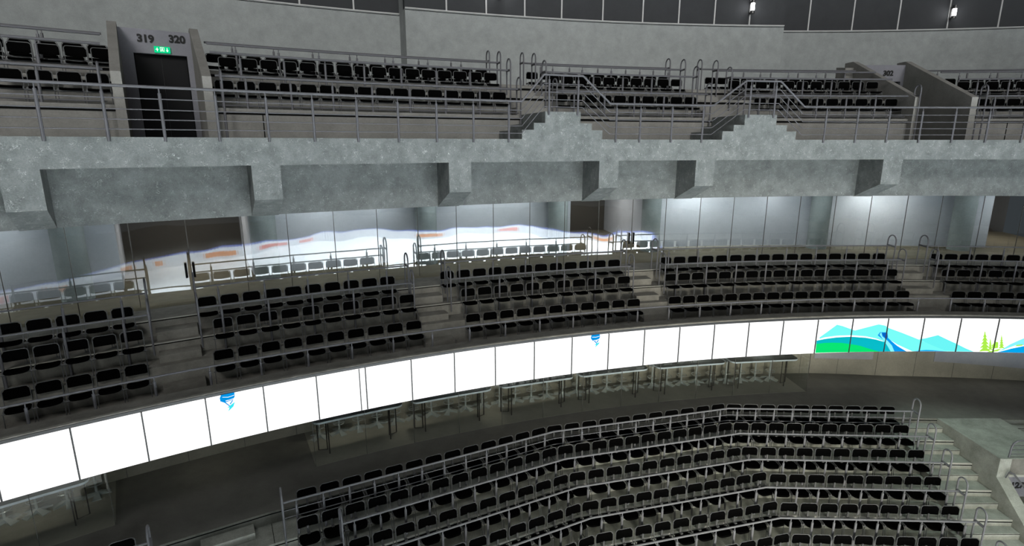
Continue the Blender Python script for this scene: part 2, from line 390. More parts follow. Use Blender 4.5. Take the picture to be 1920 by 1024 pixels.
# ------------------------------------------------------------------ screen band
PB = [-35.56 + 1.7755 * k for k in range(-5, 26)]
led = thing('screen_band', 'long curved band of glowing white screens wrapping the middle balcony front', 'screen')
for a, b in zip(PB[:-1], PB[1:]):
    obj('screen_panel', MB().sweep(pf(a + .018, b - .018, .5), rect(35.11, 35.17, -6.09, -5.04)), M['led'], led)
obj('screen_housing', MB().sweep(pf(PB[0], PB[-1], .5), rect(35.16, 35.3, -6.1, -5.03)), M['ledframe'], led)
obj('panel_gap', MB().sweep(pf(-26.93, -26.89, .5), rect(35.105, 35.11, -6.09, -5.04)), M['ledframe'], led)
ART = [
('cyan',1,[(-5.198,-5.589),(-4.791,-5.4),(-4.389,-5.204),(-4.103,-5.25),(-3.432,-5.4),(-2.279,-5.218),(-1.913,-5.266),(-1.833,-5.318),(-1.04,-5.494),(-0.157,-5.707),(0.724,-5.933),(1.341,-6.085),(-0.466,-6.085),(-1.72,-6.08),(-1.869,-6.085),(-3.567,-6.081),(-5.027,-6.076)]),
('cyan2',2,[(-0.159,-5.702),(0.16,-5.668),(0.741,-5.566),(1.225,-5.704),(1.749,-5.847),(2.188,-5.977),(2.622,-6.085),(1.341,-6.085),(0.549,-5.893)]),
('white',3,[(-5.394,-5.677),(-4.962,-5.594),(-4.33,-5.552),(-3.609,-5.545),(-2.836,-5.591),(-2.313,-5.665),(-1.913,-5.753),(-1.697,-6.085),(-5.32,-6.075)]),
('teal',4,[(-5.336,-5.686),(-4.95,-5.644),(-4.319,-5.603),(-3.598,-5.592),(-2.826,-5.634),(-2.305,-5.697),(-1.822,-5.78),(-1.595,-5.928),(-1.449,-6.085),(-2.29,-6.085),(-3.567,-6.081),(-5.32,-6.075)]),
('green',5,[(-5.331,-5.789),(-4.923,-5.766),(-4.495,-5.766),(-4.021,-5.782),(-3.541,-5.829),(-3.104,-5.879),(-2.747,-5.953),(-2.392,-6.021),(-2.037,-6.085),(-3.14,-6.084),(-5.32,-6.075)]),
('blue',6,[(-2.255,-5.56),(-2.155,-5.461),(-1.796,-5.476),(-1.762,-5.622),(-1.559,-5.729),(-1.183,-5.891),(-0.673,-6.085),(-1.34,-6.085),(-1.494,-5.916),(-1.829,-5.754)]),
('sky',7,[(-2.168,-5.54),(-2.106,-5.456),(-2.016,-5.594),(-1.706,-5.741),(-1.459,-5.889),(-1.282,-6.085),(-1.47,-6.085),(-1.662,-5.915),(-1.871,-5.754)]),
('navy',7,[(-2.056,-5.488),(-1.792,-5.474),(-1.729,-5.622),(-1.783,-5.688),(-2.002,-5.567)]),
('white',7,[(-1.559,-5.729),(-1.19,-5.864),(-0.384,-6.085),(-0.673,-6.085),(-1.179,-5.907)]),
('blue2',3,[(-0.341,-6.085),(0.02,-6.054),(0.304,-6.04),(0.593,-6.048),(0.966,-6.068),(1.34,-6.085)]),
('sky',2,[(3.724,-6.085),(4.253,-5.817),(4.595,-5.693),(4.815,-5.62),(4.94,-5.586),(5.023,-5.843),(4.494,-5.853)]),
('blue2',4,[(3.726,-6.085),(4.047,-6.02),(4.298,-5.963),(4.662,-5.903),(5.023,-5.843),(5.112,-6.085),(4.346,-6.085)]),
('lime',5,[(3.238,-6.085),(3.505,-6.029),(3.908,-5.948),(3.727,-6.052),(3.454,-6.085)]),
('lime',3,[(4.447,-5.886),(4.566,-5.838),(4.825,-5.815),(4.801,-5.86)]),
('lime',6,[(2.926,-5.414),(3.005,-5.514),(2.967,-5.494),(3.088,-5.625),(3.019,-5.605),(3.171,-5.736),(3.07,-5.717),(3.254,-5.848),(3.121,-5.829),(3.338,-5.96),(3.173,-5.941),(3.421,-6.072),(3.225,-6.054),(3.019,-6.057),(2.834,-6.079),(3.002,-5.944),(2.848,-5.966),(2.985,-5.831),(2.863,-5.852),(2.967,-5.718),(2.878,-5.74),(2.95,-5.606),(2.893,-5.627),(2.933,-5.494),(2.908,-5.515)]),
('lime',6,[(3.247,-5.634),(3.288,-5.693),(3.27,-5.681),(3.331,-5.758),(3.298,-5.747),(3.374,-5.824),(3.326,-5.813),(3.417,-5.89),(3.354,-5.879),(3.46,-5.956),(3.383,-5.945),(3.503,-6.022),(3.411,-6.011),(3.316,-6.013),(3.231,-6.026),(3.303,-5.946),(3.233,-5.959),(3.291,-5.88),(3.235,-5.892),(3.278,-5.814),(3.238,-5.826),(3.266,-5.747),(3.24,-5.76),(3.254,-5.681),(3.243,-5.693)]),
('lime',6,[(3.736,-5.522),(3.783,-5.588),(3.762,-5.575),(3.831,-5.662),(3.794,-5.65),(3.88,-5.737),(3.826,-5.724),(3.929,-5.811),(3.859,-5.798),(3.979,-5.885),(3.891,-5.873),(4.028,-5.96),(3.923,-5.948),(3.815,-5.949),(3.719,-5.965),(3.801,-5.874),(3.722,-5.889),(3.787,-5.799),(3.724,-5.814),(3.772,-5.725),(3.726,-5.739),(3.758,-5.65),(3.729,-5.664),(3.744,-5.576),(3.731,-5.589)]),
('lime',6,[(3.45,-5.976),(3.398,-5.87),(3.497,-5.75),(3.656,-5.761),(3.713,-5.946)]),
('cobalt',3,[(-31.539,-5.03),(-31.352,-5.03),(-31.129,-5.03),(-31.131,-5.114),(-31.191,-5.187),(-31.385,-5.206),(-31.466,-5.212),(-31.58,-5.166),(-31.586,-5.09)]),
('white',4,[(-31.505,-5.079),(-31.336,-5.103),(-31.136,-5.084),(-31.143,-5.093),(-31.338,-5.112),(-31.507,-5.086)]),
('white',4,[(-31.424,-5.172),(-31.3,-5.17),(-31.173,-5.154),(-31.185,-5.167),(-31.312,-5.182),(-31.42,-5.184)]),
('cobalt',3,[(-31.466,-5.212),(-31.432,-5.203),(-31.293,-5.313),(-31.326,-5.32)]),
('cobalt',3,[(-31.316,-5.262),(-31.224,-5.194),(-31.194,-5.203),(-31.287,-5.278)]),
('aqua',3,[(-31.408,-5.335),(-31.146,-5.239),(-31.21,-5.338),(-31.392,-5.427),(-31.329,-5.343)]),
('cobalt',3,[(-16.878,-5.03),(-16.673,-5.03),(-16.479,-5.03),(-16.451,-5.104),(-16.52,-5.182),(-16.724,-5.225),(-16.834,-5.187),(-16.915,-5.113)]),
('white',4,[(-16.848,-5.084),(-16.646,-5.097),(-16.466,-5.078),(-16.469,-5.088),(-16.645,-5.108),(-16.848,-5.095)]),
('white',4,[(-16.778,-5.186),(-16.64,-5.184),(-16.512,-5.162),(-16.52,-5.174),(-16.648,-5.197),(-16.769,-5.199)]),
('cobalt',3,[(-16.733,-5.224),(-16.69,-5.212),(-16.582,-5.288),(-16.624,-5.298)]),
('cobalt',3,[(-16.636,-5.246),(-16.533,-5.181),(-16.51,-5.203),(-16.592,-5.269)]),
('aqua',3,[(-16.744,-5.321),(-16.472,-5.252),(-16.503,-5.306),(-16.695,-5.409),(-16.64,-5.328)]),
]
for ci, (c, lv, pts) in enumerate(ART):
    bm = bmesh.new()
    vs = [bm.verts.new((x, z, 0)) for x, z in pts]
    f = bm.faces.new(vs); bmesh.ops.triangulate(bm, faces=[f])
    x0, x1 = min(p[0] for p in pts), max(p[0] for p in pts)
    x = math.ceil(x0 / .4) * .4
    while x < x1:
        bmesh.ops.bisect_plane(bm, geom=bm.verts[:] + bm.edges[:] + bm.faces[:], plane_co=(x, 0, 0), plane_no=(1, 0, 0)); x += .4
    for v in bm.verts: v.co = P(35.108 - lv * .0022 , v.co.x, v.co.y)
    me = bpy.data.meshes.new('screen_picture'); bm.to_mesh(me); bm.free(); me.materials.append(M['art_' + c])
    link({'cyan': 'picture_mountain', 'cyan2': 'picture_mountain', 'lime': 'picture_trees', 'green': 'picture_meadow', 'teal': 'picture_hill', 'blue': 'picture_river', 'cobalt': 'picture_emblem', 'aqua': 'picture_emblem'}.get(c, 'picture_shape'), me, led)
m1 = MB()
for p in PB:
    obj('panel_gap', MB().sweep(pf(p - .022, p + .022), rect(35.085, 35.11, -6.09, -5.04)), M['ledframe'], led)

# ------------------------------------------------------------------ gallery behind the middle tier
m1 = MB()
for a, b in ((A0, -34.1), (-29.4, -13.79), (-9.5, 9.6), (12.0, A1)): m1.sweep(pf(a, b), rect(42.2, 42.5, -4.10, -1.48))
struct('wall_gallery', m1, M['gallery'])
m1 = MB()
for p in (-29.4, -9.5): m1.sweep(pf(p, p + .3), rect(42.5, 47.2, -4.10, -1.48))
for p in (-34.1, -13.79, 9.6): m1.sweep(pf(p - .3, p), rect(42.5, 47.2, -4.10, -1.48))
struct('wall_gallery_return', m1, M['gallery'])
struct('wall_corridor', MB().sweep(pf(A0, A1), rect(47.2, 47.6, -4.10, -1.48)), M['brown'])
ql = ['at the left edge', 'behind the left opening, second from the left', 'third from the left', 'fourth from the left', 'beside the two rail ends, fifth from the left', 'between the white panels, sixth from the left', 'next to the right opening, rightmost']
for p, w in zip((-35.5, -28.9, -21.7, -14.8, -9.53, .1, 7.7), ql):
    c = P(41.55, p, 0); m1 = MB(); m1.tube([(c.x, c.y, ZO - 4.10), (c.x, c.y, ZO - 1.48)], .37, 28)
    tag(obj('concrete_column', m1, M['column'], None, True), 'round concrete column in the glazed gallery, ' + w, 'column', 'gallery columns')
struct('floor_gallery', MB().sweep(pf(A0, A1), rect(39.4, 47.3, -4.11, -4.096)), M['gfloor'])
gl = bpy.data.objects.new('window_1', None); COL.objects.link(gl); gl['kind'] = 'structure'
sm = [-44.2 + 1.83 * k for k in range(0, 32)]
sm = [p for p in [-42.6, -40.8, -39.0, -37.2, -35.37, -33.57, -31.79, -29.87, -28.2, -26.35, -24.52, -22.7, -20.88, -19.07, -17.22, -15.4, -13.58, -11.75, -9.92, -8.03, -6.19, -4.37, -2.55, -.64, 1.23, 3.1, 4.84, 6.88, 8.77, 10.6, 12.4]]
for a, b in zip(sm[:-1], sm[1:]):
    obj('pane', MB().sweep(pf(a + .02, b - .02, .12), [(39.7, -4.085), (39.7, -1.485)], caps=False), M['glass'], gl, True)
m1 = MB()
for p in sm: m1.sweep(pf(p - .012, p + .012), rect(39.685, 39.705, -4.095, -1.485))
obj('pane_joint', m1, M['seam'], gl)
for p in (-11.9, -11.66, -31.96, -31.70):
    c = P(39.64, p, -3.44); m1 = MB().tube([c, c + Vector((0, 0, .40))], .03, 8); m1.tube([c + Vector((0, 0, .06)), P(39.69, p, -3.38)], .012, 6); m1.tube([c + Vector((0, 0, .34)), P(39.69, p, -3.10)], .012, 6)
    obj('door_handle', m1, M['door'], gl, True)
for p in (-38, -31.5, -26.5, -24, -19, -17, -12, -7, -5.2, -2.6, 2.9, 4.6, 10.5):
    c = P(41.1, p, -1.5); m1 = MB(); m1.tube([c, c + Vector((0, 0, -.05))], .09, 16)
    tag(obj('ceiling_lamp', m1, M['exitwhite']), 'small round ceiling downlight in the gallery behind the glass', 'lamp', 'gallery downlights')
    spot_light('gallery_light', P(41.25, p, -1.58), P(42.1, p, -3.4), 120 if p in (-7, 2.9) else 50, 140, (0.97, 1, .97) if p < 0 else (1, 1, .92), .9, .05)
for p in (-31.5, -11.6, 11.5):
    area_light('corridor_light', P(44.5, p, -1.6), P(44.5, p, -4), 1.6, 60, (1, .93, .85))

# ------------------------------------------------------------------ lower concourse
def polyline_dir(th): return Vector((math.cos(math.radians(th)), math.sin(math.radians(th))))
V = [Vector((-13.09, 5.94)), Vector((-5.28, 10.49)), Vector((.883, 13.565)), Vector((6.075, 14.895)), Vector((16.5, 14.55))]
TH = [math.degrees(math.atan2((b - a).y, (b - a).x)) for a, b in zip(V[:-1], V[1:])]
NM = [Vector((math.sin(math.radians(t)), -math.cos(math.radians(t)))) for t in TH]
MIT = []
for i in range(len(V)):
    if i == 0: MIT.append(NM[0])
    elif i == len(V) - 1: MIT.append(NM[-1])
    else:
        m_ = (NM[i - 1] + NM[i]).normalized(); MIT.append(m_ / m_.dot(NM[i]))
def poly_at(x, o):
    for i in range(len(TH)):
        a = V[i] + MIT[i] * o; b = V[i + 1] + MIT[i + 1] * o
        if x <= b.x or i == len(TH) - 1:
            y = a.y + (b.y - a.y) * (x - a.x) / (b.x - a.x); return Vector((x, y)), TH[i]
def poly_path(x0, x1, o):
    pts = [poly_at(x0, o)[0]]
    for i in range(1, len(V) - 1):
        q = V[i] + MIT[i] * o
        if x0 < q.x < x1: pts.append(q)
    pts.append(poly_at(x1, o)[0]); return pts
def poly_frames(x0, x1):
    fr = []
    for x in [x0] + [v.x for v in V[1:-1] if x0 < v.x < x1] + [x1]:
        p, th = poly_at(x, 0)
        k = [i for i in range(1, len(V) - 1) if abs(V[i].x - x) < 1e-6]
        m_ = MIT[k[0]] if k else (Vector((0, -1)) / 1.0 if x == x1 else Vector((math.sin(math.radians(th)), -math.cos(math.radians(th)))))
        fr.append((p.x, p.y, m_.x, m_.y))
    return fr
def wallR(p):
    ks = [(-44, 38.0), (-28, 37.93), (-2.85, 37.47), (.94, 37.2), (7.8, 37.13), (14, 37.1)]
    for (a, ra), (b, rb) in zip(ks[:-1], ks[1:]):
        if p <= b: return ra + (rb - ra) * (p - a) / (b - a)
    return 37.1
inner = [(v.x, v.y) for v in V] 
outer = [P(39.5, 14 - k, 0) for k in range(0, 59)]
bm = bmesh.new()
vs = [bm.verts.new((x, y, ZO - 7.8)) for x, y in inner] + [bm.verts.new((p.x, p.y, ZO - 7.8)) for p in outer]
f = bm.faces.new(vs); ex = bmesh.ops.extrude_face_region(bm, geom=[f]); 
for g in ex['geom']:
    if isinstance(g, bmesh.types.BMVert): g.co.z -= .3
bmesh.ops.triangulate(bm, faces=bm.faces[:]); bmesh.ops.recalc_face_normals(bm, faces=bm.faces)
me = bpy.data.meshes.new('floor_lower_walkway'); bm.to_mesh(me); bm.free(); me.materials.append(M['walk'])
o = link('floor_lower_walkway', me); o['kind'] = 'structure'
fr = []
for k in range(73):
    p = A0 + (A1 - A0) * k / 72; a = math.radians(p); R = wallR(p)
    fr.append((CX + R * math.sin(a), CY + R * math.cos(a), math.sin(a), math.cos(a)))
struct('wall_lower_walkway', MB().sweep(fr, rect(0, .3, -7.8, -6.12)), M['lowwall'])
m1 = MB()
for k in range(-3, 32):
    p = -43.5 + 1.95 * k + 1.0
    if p < A1 - .5:
        a = math.radians(p); R = wallR(p); m1.sweep([(CX + R * math.sin(a + e), CY + R * math.cos(a + e), math.sin(a), math.cos(a)) for e in (-.00015, .00015)], rect(-.006, .0, -7.8, -6.12))
struct('trim_wall_joints', m1, M['seam'])
m1 = MB()
for a, b, z0, z1 in ((-2.8, .15, -7.235, -7.215), (3.25, 9.5, -7.23, -7.41)):
    n_ = 10; f_ = []
    for k in range(n_ + 1):
        p = a + (b - a) * k / n_; q = math.radians(p); R = wallR(p) - .025; zb = z0 + (z1 - z0) * k / n_
        f_.append([(CX + (R + o_) * math.sin(q), CY + (R + o_) * math.cos(q), z + ZO) for (o_, z) in ((0, zb), (.02, zb), (.02, -6.125), (0, -6.125))])
    m1.add([v for r_ in f_ for v in r_], [(i * 4 + k, i * 4 + (k + 1) % 4, i * 4 + 4 + (k + 1) % 4, i * 4 + 4 + k) for i in range(n_) for k in range(4)] + [(0, 1, 2, 3), (n_ * 4, n_ * 4 + 1, n_ * 4 + 2, n_ * 4 + 3)])
struct('wall_blue_band', m1, M['bluewall'])  # thin bluish strips along the top of the lower wall
# protruding glass boxes
def glass_box(n, a, b, ends):
    g = bpy.data.objects.new('window_%d' % n, None); COL.objects.link(g); g['kind'] = 'structure'
    k = max(1, round((b - a) / 1.96)); st = (b - a) / k
    for i in range(k):
        obj('pane', MB().sweep(pf(a + st * i + .015, a + st * (i + 1) - .015, .5), [(36.05, -7.795), (36.05, -6.13)], caps=False), M['lowglass'], g)
    m1 = MB()
    for i in range(1, k): m1.sweep(pf(a + st * i - .008, a + st * i + .008), rect(36.04, 36.06, -7.795, -6.13))
    for e in ends:
        obj('pane', MB().add([P(36.05, e, -7.795), P(wallR(e) - .01, e, -7.795), P(wallR(e) - .01, e, -6.13), P(36.05, e, -6.13)], [(0, 1, 2, 3)]), M['lowglass'], g)
        m1.sweep(pf(e - .008, e + .008), rect(36.04, 36.06, -7.795, -6.13))
    obj('pane_joint', m1, M['seam'], g)
glass_box(2, -42.8, -35.05, (-35.05,))
glass_box(3, -28.55, -4.46, (-28.55, -4.46))

for a, b in ((-43.5, -35.05), (-28.55, -4.46)):
    fr = []
    for k in range(41):
        p = a + (b - a) * k / 40; q = math.radians(p); fr.append((CX, CY, math.sin(q), math.cos(q)))
    m1 = MB(); m1.sweep(fr, rect(36.05, 38.1, -7.81, -7.797)); struct('floor_suite_haze', m1, M['suite'])  # thin lighter slab imitates the glass haze over the floor
for p in (-39, -33, -27, -20.5, -14, -8, -2, 4, 9.5):
    area_light('gallery_fill_light', P(40.4, p, -1.55), P(41.6, p, -4.0), 1.2, 34, (0.95, 1, 1))  # unseen fill added to brighten the gallery columns from in front
# bar tables and stools in the glass boxes
TAB = [(-39.2, -35.56, 'at the bottom left corner'), (-28.45, -24.83, 'leftmost of the central row'), (-24.42, -20.8, 'second in the central row'), (-20.36, -16.74, 'third in the central row'), (-16.41, -12.83, 'fourth in the central row'), (-12.36, -8.65, 'fifth in the central row'), (-8.32, -4.7, 'rightmost of its row')]
def ring_profile(a, b):
    pts = []
    rr = 37.0; r0 = 36.35; cr = .16; ca = math.degrees(cr / 36.5)
    n = 10
    for i in range(n + 1): pts.append((rr, a + (b - a) * i / n))
    for t in (0, 30, 60, 90): pts.append((r0 + cr - cr * math.sin(math.radians(t)), b - ca + ca * math.cos(math.radians(t))))
    for i in range(n - 1, 0, -1): pts.append((r0, a + ca + (b - a - 2 * ca) * i / n))
    for t in (90, 60, 30, 0): pts.append((r0 + cr - cr * math.sin(math.radians(t)), a + ca - ca * math.cos(math.radians(t))))
    return pts
for ti, (a, b, w) in enumerate(TAB):
    t = thing('bar_table', 'long grey bar table behind the glass below the screens, ' + w, 'table', 'bar tables under the screen band', P(36.7, (a + b) / 2, -7.8))
    base = t.location.copy()
    def rel(mb): mb.v = [(x - base.x, y - base.y, z - base.z) for x, y, z in mb.v]; return mb
    pr = ring_profile(a, b); n = len(pr)
    m1 = MB(); m1.add([P(r, p, z) for z in (-6.85, -6.80) for r, p in pr], [tuple(range(n)), tuple(range(2 * n - 1, n - 1, -1))] + [(i, (i + 1) % n, n + (i + 1) % n, n + i) for i in range(n)], 0)
    m1.mi = [0, 0] + [1] * n
    obj('table_top', rel(m1), [M['table'], M['tedge']], t)
    for e, f_ in ((a + .2, 1), (b - .2, -1)):
        m1 = MB(); m1.tube([P(36.80, e, -6.86), P(36.80, e, -7.785), P(36.72, e + f_ * .33, -7.785), P(36.72, e + f_ * .33, -6.86)], .017, 4)
        obj('leg', rel(m1), M['tleg'], t)
        m1 = MB(); m1.tube([P(36.5, e + f_ * .36, -6.86), P(36.5, e + f_ * .36, -7.8)], .017, 4)
        obj('leg', rel(m1), M['tleg'], t)
def stool_protos():
    st = {}
    m = MB(); m.tube([(0, 0, .74), (0, 0, .80)], .18, 20); st['seat'] = m.mesh('seat', [M['table']], True)
    m = MB(); m.tube([(0, 0, .05), (0, 0, .74)], .028, 12); st['column'] = m.mesh('column', [M['chrome']], True)
    m = MB(); m.tube([(.15 * math.cos(i * math.pi / 8), .15 * math.sin(i * math.pi / 8), .30) for i in range(16)], .01, 6, True); m.tube([(-.15, 0, .3), (.15, 0, .3)], .008, 6); st['foot_ring'] = m.mesh('foot_ring', [M['chrome']], True)
    m = MB()
    for k in range(4):
        a = k * math.pi / 2 + .4; c, s = math.cos(a), math.sin(a)
        q = [(r * c - w_ * s, r * s + w_ * c, z) for (r, w_, z) in ((.02, -.03, .0), (.27, -.085, 0), (.27, .085, 0), (.02, .03, 0), (.02, -.03, .10), (.27, -.085, .02), (.27, .085, .02), (.02, .03, .10))]
        m.hexa([Vector(p) for p in q])
    st['star_base'] = m.mesh('star_base', [M['chrome']])
    return st
SP = stool_protos()
tn = ['the corner table', 'the first table', 'the second table', 'the third table', 'the fourth table', 'the fifth table', 'the last table']
for ti, (a, b, w) in enumerate(TAB):
    for k in range(5):
        p = a + .42 + k * .80
        if p > -4.9: continue
        o = thing('bar_stool', 'chrome star-foot bar stool, %s from left behind %s' % (ordinal(k + 1), tn[ti]), 'stool', 'bar stools behind the glass', P(wallR(p) - .42, p, -7.8), random.uniform(0, 6.28))
        for nm, me in SP.items(): link(nm, me, o)

# ------------------------------------------------------------------ lower bowl
TR = .695
FL = [-8.10, -8.385] + [-8.385 - .352 * k for k in range(1, 9)]
XR = 12.45
prof = [(-.02, -8.1), (0, -7.8)]
prof = [(0, -7.8)]
for k in range(9):
    prof += [(TR * k, FL[k]), (TR * (k + 1), FL[k])]
prof += [(TR * 9, -12.99), (0, -12.99)]
struct('floor_lower_tier', MB().sweep(poly_frames(V[0].x + .01, XR), prof), M['lower'])
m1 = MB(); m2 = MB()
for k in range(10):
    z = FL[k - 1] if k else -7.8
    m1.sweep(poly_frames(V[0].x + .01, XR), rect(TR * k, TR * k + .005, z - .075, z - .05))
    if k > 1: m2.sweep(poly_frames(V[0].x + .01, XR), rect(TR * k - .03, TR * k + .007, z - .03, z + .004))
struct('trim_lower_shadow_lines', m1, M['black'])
struct('trim_lower_nosings', m2, M['nosing'])
# radial joints where the tier turns
m1 = MB()
for i in (1, 2, 3):
    for k in range(9):
        a = V[i] + MIT[i] * (TR * k); b = V[i] + MIT[i] * (TR * (k + 1)); n_ = (b - a).normalized(); s_ = Vector((-n_.y, n_.x)) * .006
        z = FL[k] + ZO
        m1.hexa([Vector((p.x, p.y, zz)) for zz in (z, z + .003) for p in (a - s_, b - s_, b + s_, a + s_)])
struct('trim_tier_joints', m1, M['black'])
# half steps in the stairs by the tunnel and in the left aisle
m1 = MB(); m2 = MB()
for k in range(9):
    y0 = poly_at(11.9, TR * k)[0].y
    z1 = FL[k] + ((-7.8 if k == 0 else FL[k - 1]) - FL[k]) / 2
    for m_, x0 in ((m1, 11.12), (m1, 14.34)):
        m_.box(x0, x0 + 1.32 if x0 < 13 else x0 + 1.6, y0 - .28, y0, FL[k] + ZO, z1 + ZO)
    for x0 in (11.12, 14.34): m2.box(x0, x0 + 1.32, y0 - .284, y0 - .27, z1 - .03 + ZO, z1 - .015 + ZO)
struct('floor_stair_steps', m1, M['lower'])
struct('trim_step_lines', m2, M['black'])
# stairs right of the tunnel
fr = [(p[0], p[1], 0, -1) for p in ((14.28, 14.62), (17.0, 14.53))]
struct('floor_lower_stairs_right', MB().sweep(fr, prof), M['lower'])
def slab_left(d0, d1, o0, o1, z0, z1, mb):
    t = Vector((math.cos(math.radians(TH[0])), math.sin(math.radians(TH[0]))))
    q = []
    for z in (z0, z1):
        for (d, o_) in ((d1, o0), (d0, o0), (d0, o1), (d1, o1)):
            p = V[1] - t * d + NM[0] * o_; q.append(Vector((p.x, p.y, z + ZO)))
    mb.hexa(q)
m1 = MB(); slab_left(.35, 1.35, 0, .33, FL[0], -7.96, m1); slab_left(.35, 1.35, TR, TR + .3, FL[1], -8.24, m1); slab_left(.35, 1.35, 2 * TR, 2 * TR + .3, FL[2], -8.56, m1)
struct('floor_left_steps', m1, M['lower'])
# tunnel 127
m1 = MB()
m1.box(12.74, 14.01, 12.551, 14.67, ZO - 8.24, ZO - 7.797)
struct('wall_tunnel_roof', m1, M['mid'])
struct('floor_tunnel_roof', MB().box(12.45, 14.281, 12.551, 14.68, ZO - 7.799, ZO - 7.792), M['lower'])
m1 = MB()
pts = [(14.68, -7.80), (12.55, -7.80), (12.55, -8.31), (11.6, -9.03), (9.0, -10.95), (9.0, -12.9), (14.68, -12.9)]
n = len(pts)
for x0, x1 in ((12.449, 12.75), (14.0, 14.281)):
    m1.add([(x, y, z + ZO) for x in (x0, x1) for y, z in pts], [tuple(range(n)), tuple(range(2 * n - 1, n - 1, -1))] + [(i, (i + 1) % n, n + (i + 1) % n, n + i) for i in range(n)])
struct('wall_tunnel_side', m1, M['lower'])
struct('wall_tunnel_number_panel', MB().box(12.75, 14.0, 12.58, 12.7, ZO - 8.90, ZO - 8.24), M['signpanel'])
struct('trim_tunnel_lip', MB().box(12.75, 14.0, 12.53, 12.7, ZO - 8.30, ZO - 8.24), M['nosing'])
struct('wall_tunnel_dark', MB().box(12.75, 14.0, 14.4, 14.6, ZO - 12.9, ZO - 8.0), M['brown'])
struct('floor_tunnel', MB().box(12.75, 14.0, 8.0, 14.5, ZO - 12.95, ZO - 11.4), M['walk'])
o = text_obj('127', .23, M['ink']); o.name = 'section_number'; o.location = (13.055, 12.572, ZO - 8.575); o.rotation_euler = (math.pi / 2, 0, 0)
tag(o, 'black section number 127 on the grey panel over the tunnel at the right edge', 'sign', 'section numbers')
# rink
C_ = [(-6, -5), (5, 3), (22, 0), (27, -10), (37, -25), (37.2, -30), (30, -35), (14, -27), (0, -19), (-7, -12)]
n = len(C_)
m1 = MB(); m1.add([(x, y, z) for z in (0.0, .03) for x, y in C_], [tuple(range(n)), tuple(range(2 * n - 1, n - 1, -1))] + [(i, (i + 1) % n, n + (i + 1) % n, n + i) for i in range(n)])
struct('floor_ice', m1, M['ice'])
m1 = MB(); m1.box(-40, 60, -60, 30, -.3, -.005)
struct('floor_arena', m1, M['walk'])
m1 = MB(); m2 = MB(); 
for i in range(n):
    a = Vector((*C_[i], 0)); b = Vector((*C_[(i + 1) % n], 0)); d = (b - a).normalized(); s_ = Vector((-d.y, d.x, 0)) * .06
    m1.hexa([p + Vector((0, 0, z)) for z in (0, 1.15) for p in (a - s_, b - s_, b + s_, a + s_)])
    m2.hexa([p + Vector((0, 0, z)) for z in (1.15, 1.30) for p in (a - s_, b - s_, b + s_, a + s_)])
    L = (b - a).length; k = 1.2
    while k < L - 1.6:
        q = a + d * k; e = a + d * (k + random.uniform(.8, 1.8)); sgn = s_ * 1.1
        for sg in (1, -1):
            mi = 1 if random.random() < .5 else 2
            m1.hexa([p + Vector((0, 0, z)) for z in (.35, .85) for p in (q + sgn * sg * .9, e + sgn * sg * .9, e + sgn * sg * 1.0, q + sgn * sg * 1.0)], mi)
        k += random.uniform(2.6, 4.5)
struct('wall_rink_boards', m1, [M['board'], M['orange'], M['red']])
struct('trim_rink_board_cap', m2, M['bluecap'])
# warm downlights over the lower walkway and inside the glass boxes
for p in (-37.5, -32, -27.3, -24.3, -20.5, -17.5, -13.5, -10, -6.5, -3, 1, 5.5, 10):
    inside = p < -35 or -28.5 < p < -4.5
    R = wallR(p) - .75
    c = P(R, p, -6.125); m1 = MB(); m1.tube([c, c + Vector((0, 0, -.03))], .07, 12)
    tag(obj('ceiling_lamp', m1, M['exitwhite']), 'small round downlight under the screen band soffit, over the lower walkway', 'lamp', 'lower walkway downlights')
    spot_light('walkway_light', P(R, p, -6.17), P(wallR(p) - .1, p, -7.8), 15 if inside else 9, 140, (1, .95, .78), .9, .05)
# ------------------------------------------------------------------ wall lamps on the dark cladding
for R, p, z, w in ((43.72, -17.0, 5.62, 'cylindrical wall lamp on the dark cladding at the top, left of the three'), (43.72, -3.36, 5.47, 'lit cylindrical wall lamp on the dark cladding above the centre wall, near its right end'),
                (44.78, 7.95, 5.42, 'lit cylindrical wall lamp on the dark cladding at the top right')):
    t = thing('wall_lamp', w, 'lamp', 'cladding wall lamps', P(R, p, z), -math.radians(p))
    obj('light_tube', MB().tube([(0, 0, -.14), (0, 0, .14)], .075, 16), M['lamp'], t, True)
    obj('end_cap', MB().tube([(0, 0, -.25), (0, 0, -.14)], .08, 16), M['lampmetal'], t, True)
    obj('end_cap', MB().tube([(0, 0, .14), (0, 0, .27)], .08, 16), M['lampmetal'], t, True)
    m1 = MB().box(-.03, .03, .0, .20, -.22, -.17); m1.box(-.03, .03, .0, .20, .17, .22); m1.box(-.04, .04, .18, .22, -.25, .25)
    obj('mount', m1, M['lampmetal'], t)
    d = bpy.data.lights.new('wall_lamp_light', 'POINT'); d.energy = 9; d.shadow_soft_size = .05
    l = bpy.data.objects.new('wall_lamp_light', d); COL.objects.link(l); l.location = P(R - .12, p, z)

